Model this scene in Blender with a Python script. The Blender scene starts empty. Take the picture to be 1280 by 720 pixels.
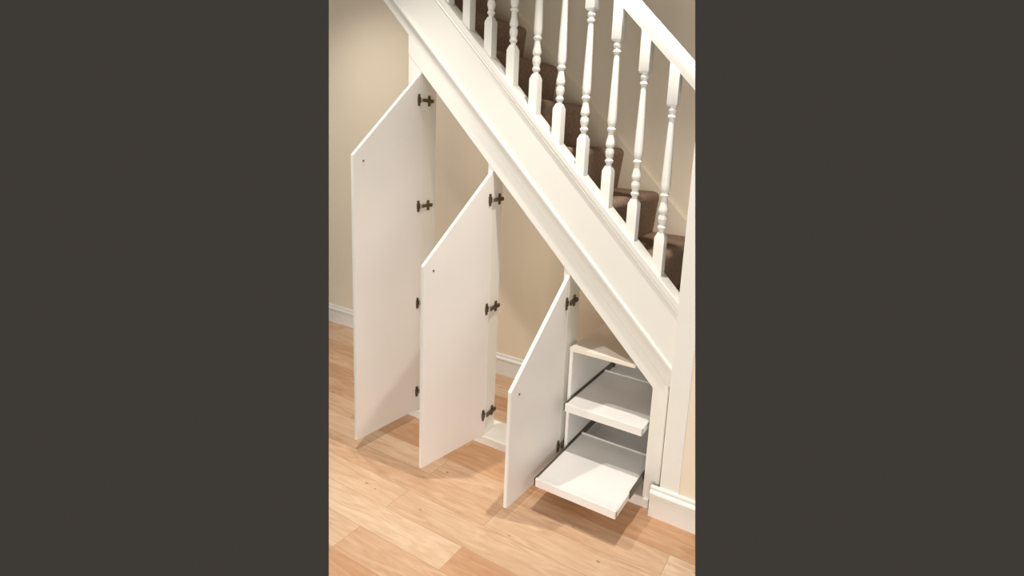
import bpy, bmesh, math, random
from mathutils import Vector, Matrix
random.seed(4)
scn = bpy.context.scene
COL = scn.collection

# ------------------------------------------------------------------ measurements (metres)
SL = 0.9886            # pitch of the flight: fall per metre of run
H0 = 1.925             # height of the sloping opening edge at x = 0
def line(x, v=0.0): return H0 - SL * x + v
HX = (0.0, 0.469, 0.920)          # hinge sides of the three doors
DW = (0.425, 0.423, 0.428)        # door widths
DA = (93.3, 98.7, 92.9)           # how far each stands open
DEPTH = 0.765                     # width of the flight, to the back wall
DOOR_Z = 0.0545

# ------------------------------------------------------------------ camera
CP = Vector((2.0174, -2.1936, 1.6477))
yaw, pitch, roll = (math.radians(a) for a in (-29.3401, -10.8709, -3.0792))
fw = Vector((math.sin(yaw) * math.cos(pitch), math.cos(yaw) * math.cos(pitch), math.sin(pitch)))
rt = Vector((math.cos(yaw), -math.sin(yaw), 0)); up = rt.cross(fw)
R = math.cos(roll) * rt - math.sin(roll) * up
U = math.sin(roll) * rt + math.cos(roll) * up
FPX, CX, CY = 682.271, 43.159, -61.663
cd = bpy.data.cameras.new('camera'); cam = bpy.data.objects.new('camera', cd); COL.objects.link(cam)
m = Matrix.Identity(4)
for i in range(3):
    m[i][0], m[i][1], m[i][2], m[i][3] = R[i], U[i], -fw[i], CP[i]
cam.matrix_world = m
cd.sensor_width = 36; cd.lens = FPX / 1280 * 36
cd.shift_x = -CX / 1280; cd.shift_y = CY / 1280
cd.clip_start = 0.05
scn.camera = cam

# The photo shows only a slice of the room: the room is modelled between two vertical section
# planes, and beyond them nothing stands.
def sec(u):
    a = fw + (u - 640 - CX) / FPX * R - (0 - 360 - CY) / FPX * U
    b = fw + (u - 640 - CX) / FPX * R - (720 - 360 - CY) / FPX * U
    return a.cross(b).normalized()
NL, NR = sec(411), sec(869)
MID = Vector((0.6, 0.2, 0.8)) - CP
if NL.dot(MID) > 0: NL = -NL
if NR.dot(MID) > 0: NR = -NR

# ------------------------------------------------------------------ materials
def mat(name, col, rough=0.5, metal=0.0, spec=0.5, noise=0.0, nscale=8.0, bump=0.0, bscale=200.0, coat=0.0):
    M = bpy.data.materials.new(name); M.use_nodes = True
    nt = M.node_tree; b = nt.nodes['Principled BSDF']
    b.inputs['Roughness'].default_value = rough; b.inputs['Metallic'].default_value = metal
    b.inputs['Specular IOR Level'].default_value = spec
    b.inputs['Coat Weight'].default_value = coat
    tc = nt.nodes.new('ShaderNodeNewGeometry')
    n = nt.nodes.new('ShaderNodeTexNoise'); n.inputs['Scale'].default_value = nscale; n.inputs['Detail'].default_value = 4
    nt.links.new(tc.outputs['Position'], n.inputs['Vector'])
    r = nt.nodes.new('ShaderNodeValToRGB')
    r.color_ramp.elements[0].position = .3; r.color_ramp.elements[1].position = .7
    r.color_ramp.elements[0].color = (*[c * (1 - noise) for c in col], 1)
    r.color_ramp.elements[1].color = (*[min(1, c * (1 + noise)) for c in col], 1)
    nt.links.new(n.outputs['Fac'], r.inputs['Fac']); nt.links.new(r.outputs['Color'], b.inputs['Base Color'])
    if bump:
        n2 = nt.nodes.new('ShaderNodeTexNoise'); n2.inputs['Scale'].default_value = bscale
        nt.links.new(tc.outputs['Position'], n2.inputs['Vector'])
        bp = nt.nodes.new('ShaderNodeBump'); bp.inputs['Strength'].default_value = bump; bp.inputs['Distance'].default_value = .003
        nt.links.new(n2.outputs['Fac'], bp.inputs['Height']); nt.links.new(bp.outputs['Normal'], b.inputs['Normal'])
    return M
PAINT = mat('white_satin_paint', (.84, .825, .77), .38, noise=.012, nscale=3)
DOORM = mat('primed_door_board', (.82, .785, .755), .45, noise=.02, nscale=3)
EDGE = mat('white_gloss_edge', (.90, .88, .82), .3)
MELA = mat('white_melamine', (.885, .87, .845), .3, noise=.01)
CREAM = mat('cream_painted_board', (.84, .78, .69), .45, noise=.01)
WALL = mat('cream_emulsion', (.85, .745, .585), .85, noise=.02, nscale=2.5, bump=.05, bscale=300)
CARPET = mat('brown_carpet', (.33, .225, .155), .95, spec=.1, noise=.2, nscale=60, bump=1.0, bscale=700)
METAL = mat('dull_nickel', (.17, .135, .095), .38, metal=.75)
DARKM = mat('dark_steel_runner', (.16, .14, .11), .4, metal=.7)
BOLT = mat('bolt_head', (.25, .2, .17), .4, metal=.6)

def floor_mat():
    M = bpy.data.materials.new('oak_plank_floor'); M.use_nodes = True
    nt = M.node_tree; N = nt.nodes; L = nt.links; b = N['Principled BSDF']
    b.inputs['Roughness'].default_value = .36
    b.inputs['Specular IOR Level'].default_value = .4
    g = N.new('ShaderNodeNewGeometry')
    mp = N.new('ShaderNodeMapping'); mp.inputs['Location'].default_value = (.31, .085, 0)
    L.new(g.outputs['Position'], mp.inputs['Vector'])
    br = N.new('ShaderNodeTexBrick'); br.offset = .37; br.offset_frequency = 2
    br.inputs['Scale'].default_value = 1; br.inputs['Brick Width'].default_value = 1.15; br.inputs['Row Height'].default_value = .142
    br.inputs['Mortar Size'].default_value = .0012; br.inputs['Mortar Smooth'].default_value = .3; br.inputs['Bias'].default_value = 0
    br.inputs['Color1'].default_value = (.0, .0, .0, 1); br.inputs['Color2'].default_value = (1, 1, 1, 1); br.inputs['Mortar'].default_value = (.5, .5, .5, 1)
    L.new(mp.outputs[0], br.inputs['Vector'])
    # long grain, stretched along the planks and shifted from plank to plank
    m2 = N.new('ShaderNodeMapping'); m2.inputs['Scale'].default_value = (2.6, 17, 1)
    ad = N.new('ShaderNodeVectorMath'); ad.operation = 'MULTIPLY_ADD'
    ad.inputs[1].default_value = (5, .3, 9); L.new(br.outputs['Color'], ad.inputs[0]); L.new(mp.outputs[0], ad.inputs[2])
    L.new(ad.outputs[0], m2.inputs['Vector'])
    n1 = N.new('ShaderNodeTexNoise'); n1.inputs['Scale'].default_value = 1.6; n1.inputs['Detail'].default_value = 6; n1.inputs['Distortion'].default_value = 1.6
    L.new(m2.outputs[0], n1.inputs['Vector'])
    r1 = N.new('ShaderNodeValToRGB'); e = r1.color_ramp.elements
    e[0].position = .28; e[0].color = (.56, .36, .225, 1); e[1].position = .68; e[1].color = (.72, .52, .355, 1)
    L.new(n1.outputs['Fac'], r1.inputs['Fac'])
    # plank to plank tone
    r2 = N.new('ShaderNodeValToRGB'); e = r2.color_ramp.elements
    e[0].position = 0; e[0].color = (.84, .68, .56, 1); e[1].position = 1; e[1].color = (1.07, 1.10, 1.12, 1)
    L.new(br.outputs['Color'], r2.inputs['Fac'])
    mu = N.new('ShaderNodeMixRGB'); mu.blend_type = 'MULTIPLY'; mu.inputs[0].default_value = 1
    L.new(r1.outputs['Color'], mu.inputs[1]); L.new(r2.outputs['Color'], mu.inputs[2])
    # knots
    m3 = N.new('ShaderNodeMapping'); m3.inputs['Scale'].default_value = (1, 1.7, 1); L.new(mp.outputs[0], m3.inputs['Vector'])
    vo = N.new('ShaderNodeTexVoronoi'); vo.inputs['Scale'].default_value = 5.5; L.new(m3.outputs[0], vo.inputs['Vector'])
    r3 = N.new('ShaderNodeValToRGB'); e = r3.color_ramp.elements
    e[0].position = .02; e[0].color = (.38, .30, .26, 1); e[1].position = .07; e[1].color = (1, 1, 1, 1)
    L.new(vo.outputs['Distance'], r3.inputs['Fac'])
    mk = N.new('ShaderNodeMixRGB'); mk.blend_type = 'MULTIPLY'; mk.inputs[0].default_value = .85
    L.new(mu.outputs[0], mk.inputs[1]); L.new(r3.outputs['Color'], mk.inputs[2])
    # seams
    ms = N.new('ShaderNodeMixRGB'); ms.blend_type = 'MIX'; ms.inputs[2].default_value = (.30, .16, .08, 1)
    mm = N.new('ShaderNodeMath'); mm.operation = 'MULTIPLY'; mm.inputs[1].default_value = .55
    L.new(br.outputs['Fac'], mm.inputs[0]); L.new(mm.outputs[0], ms.inputs[0]); L.new(mk.outputs[0], ms.inputs[1])
    L.new(ms.outputs[0], b.inputs['Base Color'])
    return M
FLOOR = floor_mat()

# ------------------------------------------------------------------ mesh helpers
def add_prism(bm, pts, axis, a, b):
    """closed polygon pts swept along an axis ('y': pts are (x,z); 'x': pts are (y,z); 'z': pts are (x,y))"""
    def P(p, t):
        return {'y': (p[0], t, p[1]), 'x': (t, p[0], p[1]), 'z': (p[0], p[1], t)}[axis]
    v0 = [bm.verts.new(P(p, a)) for p in pts]; v1 = [bm.verts.new(P(p, b)) for p in pts]
    n = len(pts)
    bm.faces.new(v0[::-1]); bm.faces.new(v1)
    for i in range(n):
        j = (i + 1) % n
        bm.faces.new((v0[i], v0[j], v1[j], v1[i]))
def add_box(bm, x0, x1, y0, y1, z0, z1): add_prism(bm, [(x0, y0), (x1, y0), (x1, y1), (x0, y1)], 'z', z0, z1)
def add_slope(bm, prof, x0, x1):
    """profile of (height above the opening line, y) swept down the slope with plumb-cut ends"""
    v0 = [bm.verts.new((x0, y, line(x0, v))) for v, y in prof]; v1 = [bm.verts.new((x1, y, line(x1, v))) for v, y in prof]
    n = len(prof); bm.faces.new(v0[::-1]); bm.faces.new(v1)
    for i in range(n):
        j = (i + 1) % n
        bm.faces.new((v0[i], v0[j], v1[j], v1[i]))
def add_cyl(bm, c, axis, r, h, seg=20):
    d = Vector(axis).normalized(); q = d.to_track_quat('Z', 'Y').to_matrix()
    c = Vector(c); v0 = []; v1 = []
    for i in range(seg):
        a = 2 * math.pi * i / seg; o = q @ Vector((r * math.cos(a), r * math.sin(a), 0))
        v0.append(bm.verts.new(c + o)); v1.append(bm.verts.new(c + o + d * h))
    bm.faces.new(v0[::-1]); bm.faces.new(v1)
    for i in range(seg):
        j = (i + 1) % seg; bm.faces.new((v0[i], v0[j], v1[j], v1[i]))
def bev(bm, w, seg=2):
    bmesh.ops.recalc_face_normals(bm, faces=bm.faces[:])
    es = [e for e in bm.edges if len(e.link_faces) == 2 and e.calc_face_angle(0) > math.radians(35)]
    bmesh.ops.bevel(bm, geom=es, offset=w, segments=seg, affect='EDGES', clamp_overlap=True)
def cut(bm):
    for n in (NL, NR):
        g = bm.verts[:] + bm.edges[:] + bm.faces[:]
        r = bmesh.ops.bisect_plane(bm, geom=g, plane_co=CP, plane_no=n, clear_outer=True, clear_inner=False, dist=1e-6)
        ed = [e for e in r['geom_cut'] if isinstance(e, bmesh.types.BMEdge)]
        if ed: bmesh.ops.holes_fill(bm, edges=ed, sides=0)
def make(name, bm, material, parent=None, bevel=0.0, smooth=False, clip=False, origin=None):
    bmesh.ops.remove_doubles(bm, verts=bm.verts[:], dist=1e-6)
    if bevel: bev(bm, bevel)
    if clip: cut(bm)
    if not bm.verts: bm.free(); return None
    bmesh.ops.recalc_face_normals(bm, faces=bm.faces[:])
    xs = [v.co for v in bm.verts]
    o = Vector(origin) if origin else Vector(((min(v.x for v in xs) + max(v.x for v in xs)) / 2, (min(v.y for v in xs) + max(v.y for v in xs)) / 2, min(v.z for v in xs)))
    bmesh.ops.translate(bm, verts=bm.verts[:], vec=-o)
    me = bpy.data.meshes.new(name); bm.to_mesh(me); bm.free()
    mats = material if isinstance(material, (list, tuple)) else [material]
    for mm in mats: me.materials.append(mm)
    ob = bpy.data.objects.new(name, me); COL.objects.link(ob)
    if parent is not None:
        ob.parent = parent; ob['_w'] = list(o)
        ob.location = o - Vector(WPOS[parent.name])
    else: ob.location = o
    WPOS[ob.name] = tuple(o)
    if '_w' in ob: del ob['_w']
    if smooth:
        for p in me.polygons: p.use_smooth = True
        me.set_sharp_from_angle(angle=math.radians(35))
    return ob
WPOS = {}
def thing(name, label, cat, loc, group=None):
    o = bpy.data.objects.new(name, None); COL.objects.link(o); o.location = loc; o.empty_display_size = .1
    o['label'] = label; o['category'] = cat
    if group: o['group'] = group
    WPOS[o.name] = tuple(loc); return o
def struct(name, bm, material, bevel=0, clip=True, label=None):
    o = make(name, bm, material, None, bevel, clip=clip)
    o['kind'] = 'structure'
    if label: o['label'] = label[0]; o['category'] = label[1]
    return o
B = bmesh.new

# ------------------------------------------------------------------ the room
bm = B(); add_box(bm, -2.6, 2.6, -1.6, DEPTH + .1, -.08, 0)
struct('floor', bm, FLOOR, label=('pale oak plank floor running under the staircase', 'floor'))
bm = B(); add_box(bm, -2.6, 2.6, DEPTH, DEPTH + .1, 0, 3.0)
struct('wall_back', bm, WALL, label=('cream wall behind the open staircase and cupboard', 'wall'))
def skirting_profile(y0, s=1.0, h=.1455):
    k = h / .1455
    return [(y0, 0), (y0 - .018, 0), (y0 - .018, .098 * k), (y0 - .0165, .100 * k), (y0 - .0165, .104 * k), (y0 - .022, .108 * k),
            (y0 - .0235, .114 * k), (y0 - .021, .121 * k), (y0 - .013, .127 * k), (y0 - .010, .131 * k), (y0 - .0125, .136 * k), (y0 - .011, .142 * k), (y0 - .006, .1455 * k), (y0, .1455 * k)]
bm = B(); add_prism(bm, skirting_profile(DEPTH), 'x', -2.6, 2.6)
struct('baseboard_back', bm, PAINT, label=('white moulded skirting board along the cream wall behind the doors', 'skirting board'))
bm = B(); add_box(bm, 1.5325, 2.4, -.034, .055, 0, 3.0)
struct('wall_right', bm, WALL, label=('short wall beside the newel post at the foot of the stairs', 'wall'))
bm = B(); add_prism(bm, skirting_profile(-.035), 'x', 1.407, 2.4)
struct('baseboard_right', bm, PAINT, label=('white moulded skirting board at the right, beside the pull-out trays', 'skirting board'))

# ------------------------------------------------------------------ the staircase
st = thing('staircase', 'white painted staircase with turned balusters and brown carpet above the cupboard doors', 'staircase', (1.4, .35, 0))
XL = -.62
bm = B()
add_slope(bm, [(.200, -.018), (.200, .05), (.455, .05), (.455, -.018)], XL, 1.442)
make('outer_string', bm, PAINT, st)
bm = B()
add_slope(bm, [(.0975, -.004), (.108, -.005), (.122, -.0055), (.140, -.009), (.156, -.016), (.170, -.0235), (.180, -.0275), (.190, -.0285), (.197, -.026), (.201, -.0205), (.2015, .02), (.0975, .05)], XL, 1.442)
make('string_moulding', bm, PAINT, st, smooth=True)
bm = B()
add_slope(bm, [(.432, -.018), (.432, -.0215), (.440, -.0245), (.447, -.0215), (.452, -.0215), (.456, -.0265), (.484, -.0265), (.490, -.022), (.490, .056), (.455, .056), (.455, 0)], XL, 1.442)
make('base_rail', bm, PAINT, st, smooth=True)
bm = B()
add_slope(bm, [(1.316, .000), (1.316, .044), (1.340, .052), (1.372, .052), (1.385, .044), (1.400, .040), (1.412, .030), (1.414, .018), (1.409, .004), (1.398, -.004), (1.380, -.006), (1.345, -.006)], XL, 1.442)
make('handrail', bm, PAINT, st, smooth=True, clip=True)
bm = B(); add_box(bm, 1.442, 1.532, -.035, .055, 0, 2.06)
make('newel_post', bm, PAINT, st, bevel=.004, clip=True)

# turned balusters
BY = .019
def add_baluster(bm, x):
    hw = .0215
    zb = [line(x + s * hw, .488) for s in (-1, 1)]; v = line(x)
    def sq(z, r): return [bm.verts.new((x + a * r, BY + b * r, z)) for a, b in ((-1, -1), (1, -1), (1, 1), (-1, 1))]
    # lower square block, plumb sides, splayed foot on the base rail, chamfered shoulder
    lo = [bm.verts.new((x + a * hw, BY + b * hw, zb[0] if a < 0 else zb[1])) for a, b in ((-1, -1), (1, -1), (1, 1), (-1, 1))]
    m1 = sq(v + .630, hw); m2 = sq(v + .652, .0125)
    bm.faces.new(lo[::-1]); bm.faces.new(m2)
    for A, C in ((lo, m1), (m1, m2)):
        for i in range(4):
            j = (i + 1) % 4; bm.faces.new((A[i], A[j], C[j], C[i]))
    # upper square block up to the handrail
    hi = [bm.verts.new((x + a * hw, BY + b * hw, line(x + a * hw, 1.32))) for a, b in ((-1, -1), (1, -1), (1, 1), (-1, 1))]
    m1 = sq(v + 1.176, hw); m2 = sq(v + 1.168, .0165)
    bm.faces.new(hi); bm.faces.new(m2[::-1])
    for A, C in ((m2, m1), (m1, hi)):
        for i in range(4):
            j = (i + 1) % 4; bm.faces.new((A[i], A[j], C[j], C[i]))
    prof = [(.645, .0135), (.654, .0125), (.662, .0125), (.666, .0165), (.670, .0190), (.675, .0190), (.679, .0160), (.683, .0140), (.690, .0155),
            (.700, .0185), (.708, .0200), (.713, .0200), (.714, .0185), (.718, .0190), (.724, .0180), (.727, .0145), (.731, .0145), (.734, .0175),
            (.740, .0205), (.748, .0205), (.758, .0185), (.772, .0155), (.786, .0135), (.797, .0130), (.800, .0165), (.805, .0200), (.810, .0200),
            (.814, .0165), (.818, .0145), (.826, .0175), (.835, .0195), (.85, .0200), (.90, .0190), (.98, .0165), (1.06, .0140), (1.118, .0120),
            (1.121, .0150), (1.125, .0180), (1.131, .0180), (1.135, .0145), (1.138, .0130), (1.142, .0130), (1.145, .0160), (1.150, .0185), (1.156, .0185), (1.160, .0150), (1.164, .0135), (1.175, .0150)]
    S = 20; rings = []
    for pv, r in prof:
        rings.append([bm.verts.new((x + r * math.cos(2 * math.pi * i / S), BY + r * math.sin(2 * math.pi * i / S), v + pv)) for i in range(S)])
    bm.faces.new(rings[0][::-1]); bm.faces.new(rings[-1])
    for A, C in zip(rings, rings[1:]):
        for i in range(S):
            j = (i + 1) % S; bm.faces.new((A[i], A[j], C[j], C[i]))
for k in range(10):
    x = 1.326 - .1307 * k
    bm = B(); add_baluster(bm, x)
    make('baluster', bm, PAINT, st, smooth=True, clip=(k == 0))

# carpeted steps
RISE, GO = .2272, .2298
for n in range(3, 13):
    xn = 1.068 + (6 - n) * GO; z = RISE * n
    pts = [(xn - GO - .03, z), (xn - .034, z)]
    for a in range(80, -20, -12): pts.append((xn - .032 + .032 * math.cos(math.radians(a)), z - .032 + .032 * math.sin(math.radians(a))))
    pts += [(xn - .024, z - RISE), (xn - .03, z - RISE - .06), (xn - GO - .03, z - .06)]
    bm = B(); add_prism(bm, pts, 'y', .0505, DEPTH - .001)
    o = make('carpeted_step', bm, CARPET, st, smooth=True, clip=True)
bm = B(); add_slope(bm, [(.20, DEPTH - .018), (.512, DEPTH - .018), (.520, DEPTH - .012), (.520, DEPTH - .0005), (.20, DEPTH - .0005)], XL, 1.60)
make('wall_string', bm, WALL, st, clip=True)
# soffit board closing the underside of the flight
bm = B(); add_slope(bm, [(.10, .0505), (.118, .0505), (.118, DEPTH - .001), (.10, DEPTH - .001)], XL, 1.43)
make('soffit_board', bm, WALL, st, clip=True)

# ------------------------------------------------------------------ the cupboard front built under the stairs
cb = thing('understairs_cupboard', 'white cupboard front under the stairs with three sloping doors standing open', 'cupboard', (.68, 0, 0))
# left post, intermediate posts
bm = B(); add_prism(bm, [(-.09, .048), (0, .048), (0, line(0, .09)), (-.09, line(-.09, .09))], 'y', -.002, .115)
make('frame_post', bm, PAINT, cb, bevel=.0015)
for h, d in ((HX[1], .084), (HX[2], .118)):
    bm = B(); add_prism(bm, [(h - .032, .048), (h, .048), (h, line(h, .08)), (h - .032, line(h - .032, .08))], 'y', -.002, d)
    make('frame_post', bm, PAINT, cb, bevel=.0015)
# sloping architrave and right-hand stile, one mitred board
bm = B()
add_prism(bm, [(-.09, line(-.09)), (1.36, line(1.36)), (1.36, .048), (1.432, .048), (1.432, line(1.432, .0975)), (-.09, line(-.09, .0975))], 'y', -.0055, .030)
make('architrave', bm, PAINT, cb, bevel=.0025)
bm = B(); add_prism(bm, [(1.412, .048), (1.433, .048), (1.433, line(1.433, .09)), (1.412, line(1.412, .09))], 'y', -.014, .0)
make('stile_bead', bm, PAINT, cb, bevel=.004)
# plinth
bm = B(); add_prism(bm, [(-.012, 0), (-.012, .036), (-.016, .040), (-.016, .046), (-.011, .050), (.155, .050), (.155, 0)], 'x', -.09, 1.392)
make('plinth', bm, PAINT, cb, bevel=.001)

def door(i, hz):
    h, w, a = HX[i], DW[i], math.radians(DA[i])
    ca, sa = math.cos(a), math.sin(a)
    def W(x, y, z): return Vector((h + x * ca + y * sa, -x * sa + y * ca - .002, z))
    T = .018; zt0 = line(h); zt1 = line(h + w)
    bm = B()
    pts = [(0, DOOR_Z), (w, DOOR_Z), (w, zt1), (0, zt0 - .004)]
    v0 = [bm.verts.new(W(x, 0, z)) for x, z in pts]; v1 = [bm.verts.new(W(x, -T, z)) for x, z in pts]
    f0 = bm.faces.new(v0[::-1]); f1 = bm.faces.new(v1)
    for k in range(4):
        j = (k + 1) % 4; f = bm.faces.new((v0[k], v0[j], v1[j], v1[k])); f.material_index = 1
    d = make('door', bm, [DOORM, EDGE], cb, bevel=.0022, origin=W(0, 0, DOOR_Z))
    d['label'] = ['tallest sloping white door, leftmost of the three', 'middle-height sloping white door between the tall and the short one', 'shortest sloping white door beside the pull-out trays'][i]
    for z in hz:
        bm = B()
        # cup flange on the door, seen as an upright oval bar
        def blk(x0, x1, y0, y1, z0, z1):
            vs = [[bm.verts.new(W(x, y, zz)) for x, y in ((x0, y0), (x1, y0), (x1, y1), (x0, y1))] for zz in (z0, z1)]
            bm.faces.new(vs[0][::-1]); bm.faces.new(vs[1])
            for k in range(4):
                j = (k + 1) % 4; bm.faces.new((vs[0][k], vs[0][j], vs[1][j], vs[1][k]))
        blk(.011, .024, -.001, .004, z - .030, z + .030)
        blk(.008, .027, -.001, .007, z - .015, z + .015)
        nrm = Vector((sa, ca, 0))
        for dz in (-.023, .023): add_cyl(bm, W(.0175, .003, z + dz), nrm, .0055, .004, 12)
        # arm bridging to the jamb, in world axes
        add_prism(bm, [(h + .006, .000), (h + .016, -.014), (h + .020, -.010), (h + .014, .030), (h + .013, .060), (h + .004, .060), (h + .004, .030)], 'z', z - .008, z + .008)
        # cross-shaped mounting plate on the jamb
        add_box(bm, h + .0005, h + .006, .047, .062, z - .027, z + .027)
        add_box(bm, h + .0005, h + .011, .040, .082, z - .009, z + .009)
        add_cyl(bm, (h + .008, .074, z), (1, 0, 0), .006, .006, 12)
        for dz in (-.020, .020): add_cyl(bm, (h + .004, .0545, z + dz), (1, 0, 0), .005, .004, 12)
        bmesh.ops.recalc_face_normals(bm, faces=bm.faces[:])
        hg = make('hinge', bm, METAL, d)
    bm = B(); add_cyl(bm, W(w - .058, -.001, zt1 - .028), (sa, ca, 0), .0052, .0035, 14)
    make('handle_bolt', bm, BOLT, d, smooth=True)
door(0, (1.783, 1.232, .694, .168))
door(1, (1.315, .756, .169))
door(2, (.877, .150))

# ------------------------------------------------------------------ the cabinet with the pull-out trays
cu = thing('pull_out_cabinet', 'white open cabinet holding two pull-out trays behind the shortest door', 'cabinet', (1.14, .3, .051))
CT = .664
def part(name, par, material, *b, bevel=.0012):
    bm = B(); add_box(bm, *b); return make(name, bm, material, par, bevel=bevel)
part('side_panel', cu, MELA, .944, .960, .001, .60, .0505, CT - .018)
part('side_panel', cu, MELA, 1.361, 1.379, .031, .60, .0505, .50)
# top board, its front right corner cut back under the slope
bm = B(); add_box(bm, .944, 1.361, .031, .62, CT - .018, CT)
add_box(bm, .944, (H0 - CT - .004) / SL, -.001, .031, CT - .018, CT)
make('top_panel', bm, CREAM, cu)
part('back_panel', cu, MELA, .960, 1.361, .585, .60, .0505, CT - .018)
part('base_panel', cu, MELA, .960, 1.361, .156, .585, .0505, .066)

def tray(front, top, label, n):
    x0, x1, L = .9685, 1.3505, .470
    t = part('pull_out_tray', cu, MELA, x0, x1, front, front + L, top - .040, top - .006, bevel=.003)
    t['label'] = label
    lip = part('tray_lip', t, MELA, x0, x1, front - .0005, front + .014, top - .0405, top, bevel=.003)
    part('tray_lip', t, MELA, x0, x1, front + L - .012, front + L + .0005, top - .0405, top - .001, bevel=.002)
    for s in (0, 1):
        xa, xb = (.9605, .9645), (.9648, .9680)
        if s: xa, xb = (1.3560, 1.3605), (1.3510, 1.3555)
        bm = B()
        add_box(bm, *xa, .012, .545, top - .034, top + .002)
        add_box(bm, *xb, front + (.15 if s else .004), front + L, top - .036, top + .001)
        if not s: add_box(bm, min(xa[0], xb[0]), max(xa[1], xb[1]), front + .004, front + .012, top - .040, top - .004)
        add_box(bm, min(xa[0], xb[0]), max(xa[1], xb[1]), .525, .550, top - .036, top + .010)
        make('drawer_slide', bm, DARKM, t, bevel=.0008)
tray(-.314, .163, 'lower tray, pulled far out over the floor', 0)
tray(-.068, .413, 'upper tray, pulled out a little way', 1)

# ------------------------------------------------------------------ light: the hall's ceiling downlights, plus added unseen fill lights
def spot(x, y, z, power, col=(1, .91, .78), ang=150, r=.045, blend=.6, tgt=None):
    l = bpy.data.lights.new('downlight', 'SPOT'); l.energy = power; l.color = col; l.spot_size = math.radians(ang); l.spot_blend = blend; l.shadow_soft_size = r
    o = bpy.data.objects.new('downlight', l); COL.objects.link(o); o.location = (x, y, z)
    if tgt: o.rotation_euler = (Vector(tgt) - Vector((x, y, z))).to_track_quat('-Z', 'Y').to_euler()
    return o
def area(x, y, z, sx, sy, power, tgt, col=(1, .9, .78)):  # soft unseen fill, added to even out the brightness; not a fixture of the hall
    l = bpy.data.lights.new('fill_light', 'AREA'); l.shape = 'RECTANGLE'; l.size = sx; l.size_y = sy; l.energy = power; l.color = col
    o = bpy.data.objects.new('fill_light', l); COL.objects.link(o); o.location = (x, y, z)
    o.rotation_euler = (Vector(tgt) - Vector((x, y, z))).to_track_quat('-Z', 'Y').to_euler(); return o
#LIGHTS
TINT = (1, .935, .855)
spot(.07, -.66, 3.0, 98, ang=90, blend=1.0, r=.03, col=TINT)
spot(.07, -.66, 3.0, 24, ang=115, blend=1.0, r=.03, col=TINT)
spot(1.22, -.37, 3.0, 142, ang=90, blend=1.0, r=.03, col=TINT)
spot(-1.15, -.05, 3.0, 68, ang=120, blend=1.0, r=.06, col=TINT)
spot(2.3, -2.0, 3.0, 20, ang=130, blend=1.0, r=.08, col=TINT)
area(4.4, -1.0, 1.9, 2.4, 2.0, 26, (.3, 0, .9), col=TINT)
area(-2.6, -3.2, 1.9, 2.0, 2.0, 38, (.4, .2, .9), col=TINT)
area(2.2, -3.6, .9, 2.4, 1.2, 66, (.6, .4, .7), col=TINT)  # low frontal fill, added to brighten the cupboard openings
w = bpy.data.worlds.new('world'); scn.world = w; w.use_nodes = True
w.node_tree.nodes['Background'].inputs[0].default_value = (.0435, .0375, .0315, 1)
w.node_tree.nodes['Background'].inputs[1].default_value = 1.0

scn.view_settings.view_transform = 'Standard'; scn.view_settings.look = 'None'
scn.view_settings.gamma = 1; scn.view_settings.use_curve_mapping = False
scn.view_settings.exposure = scn.view_settings.exposure + 0.16
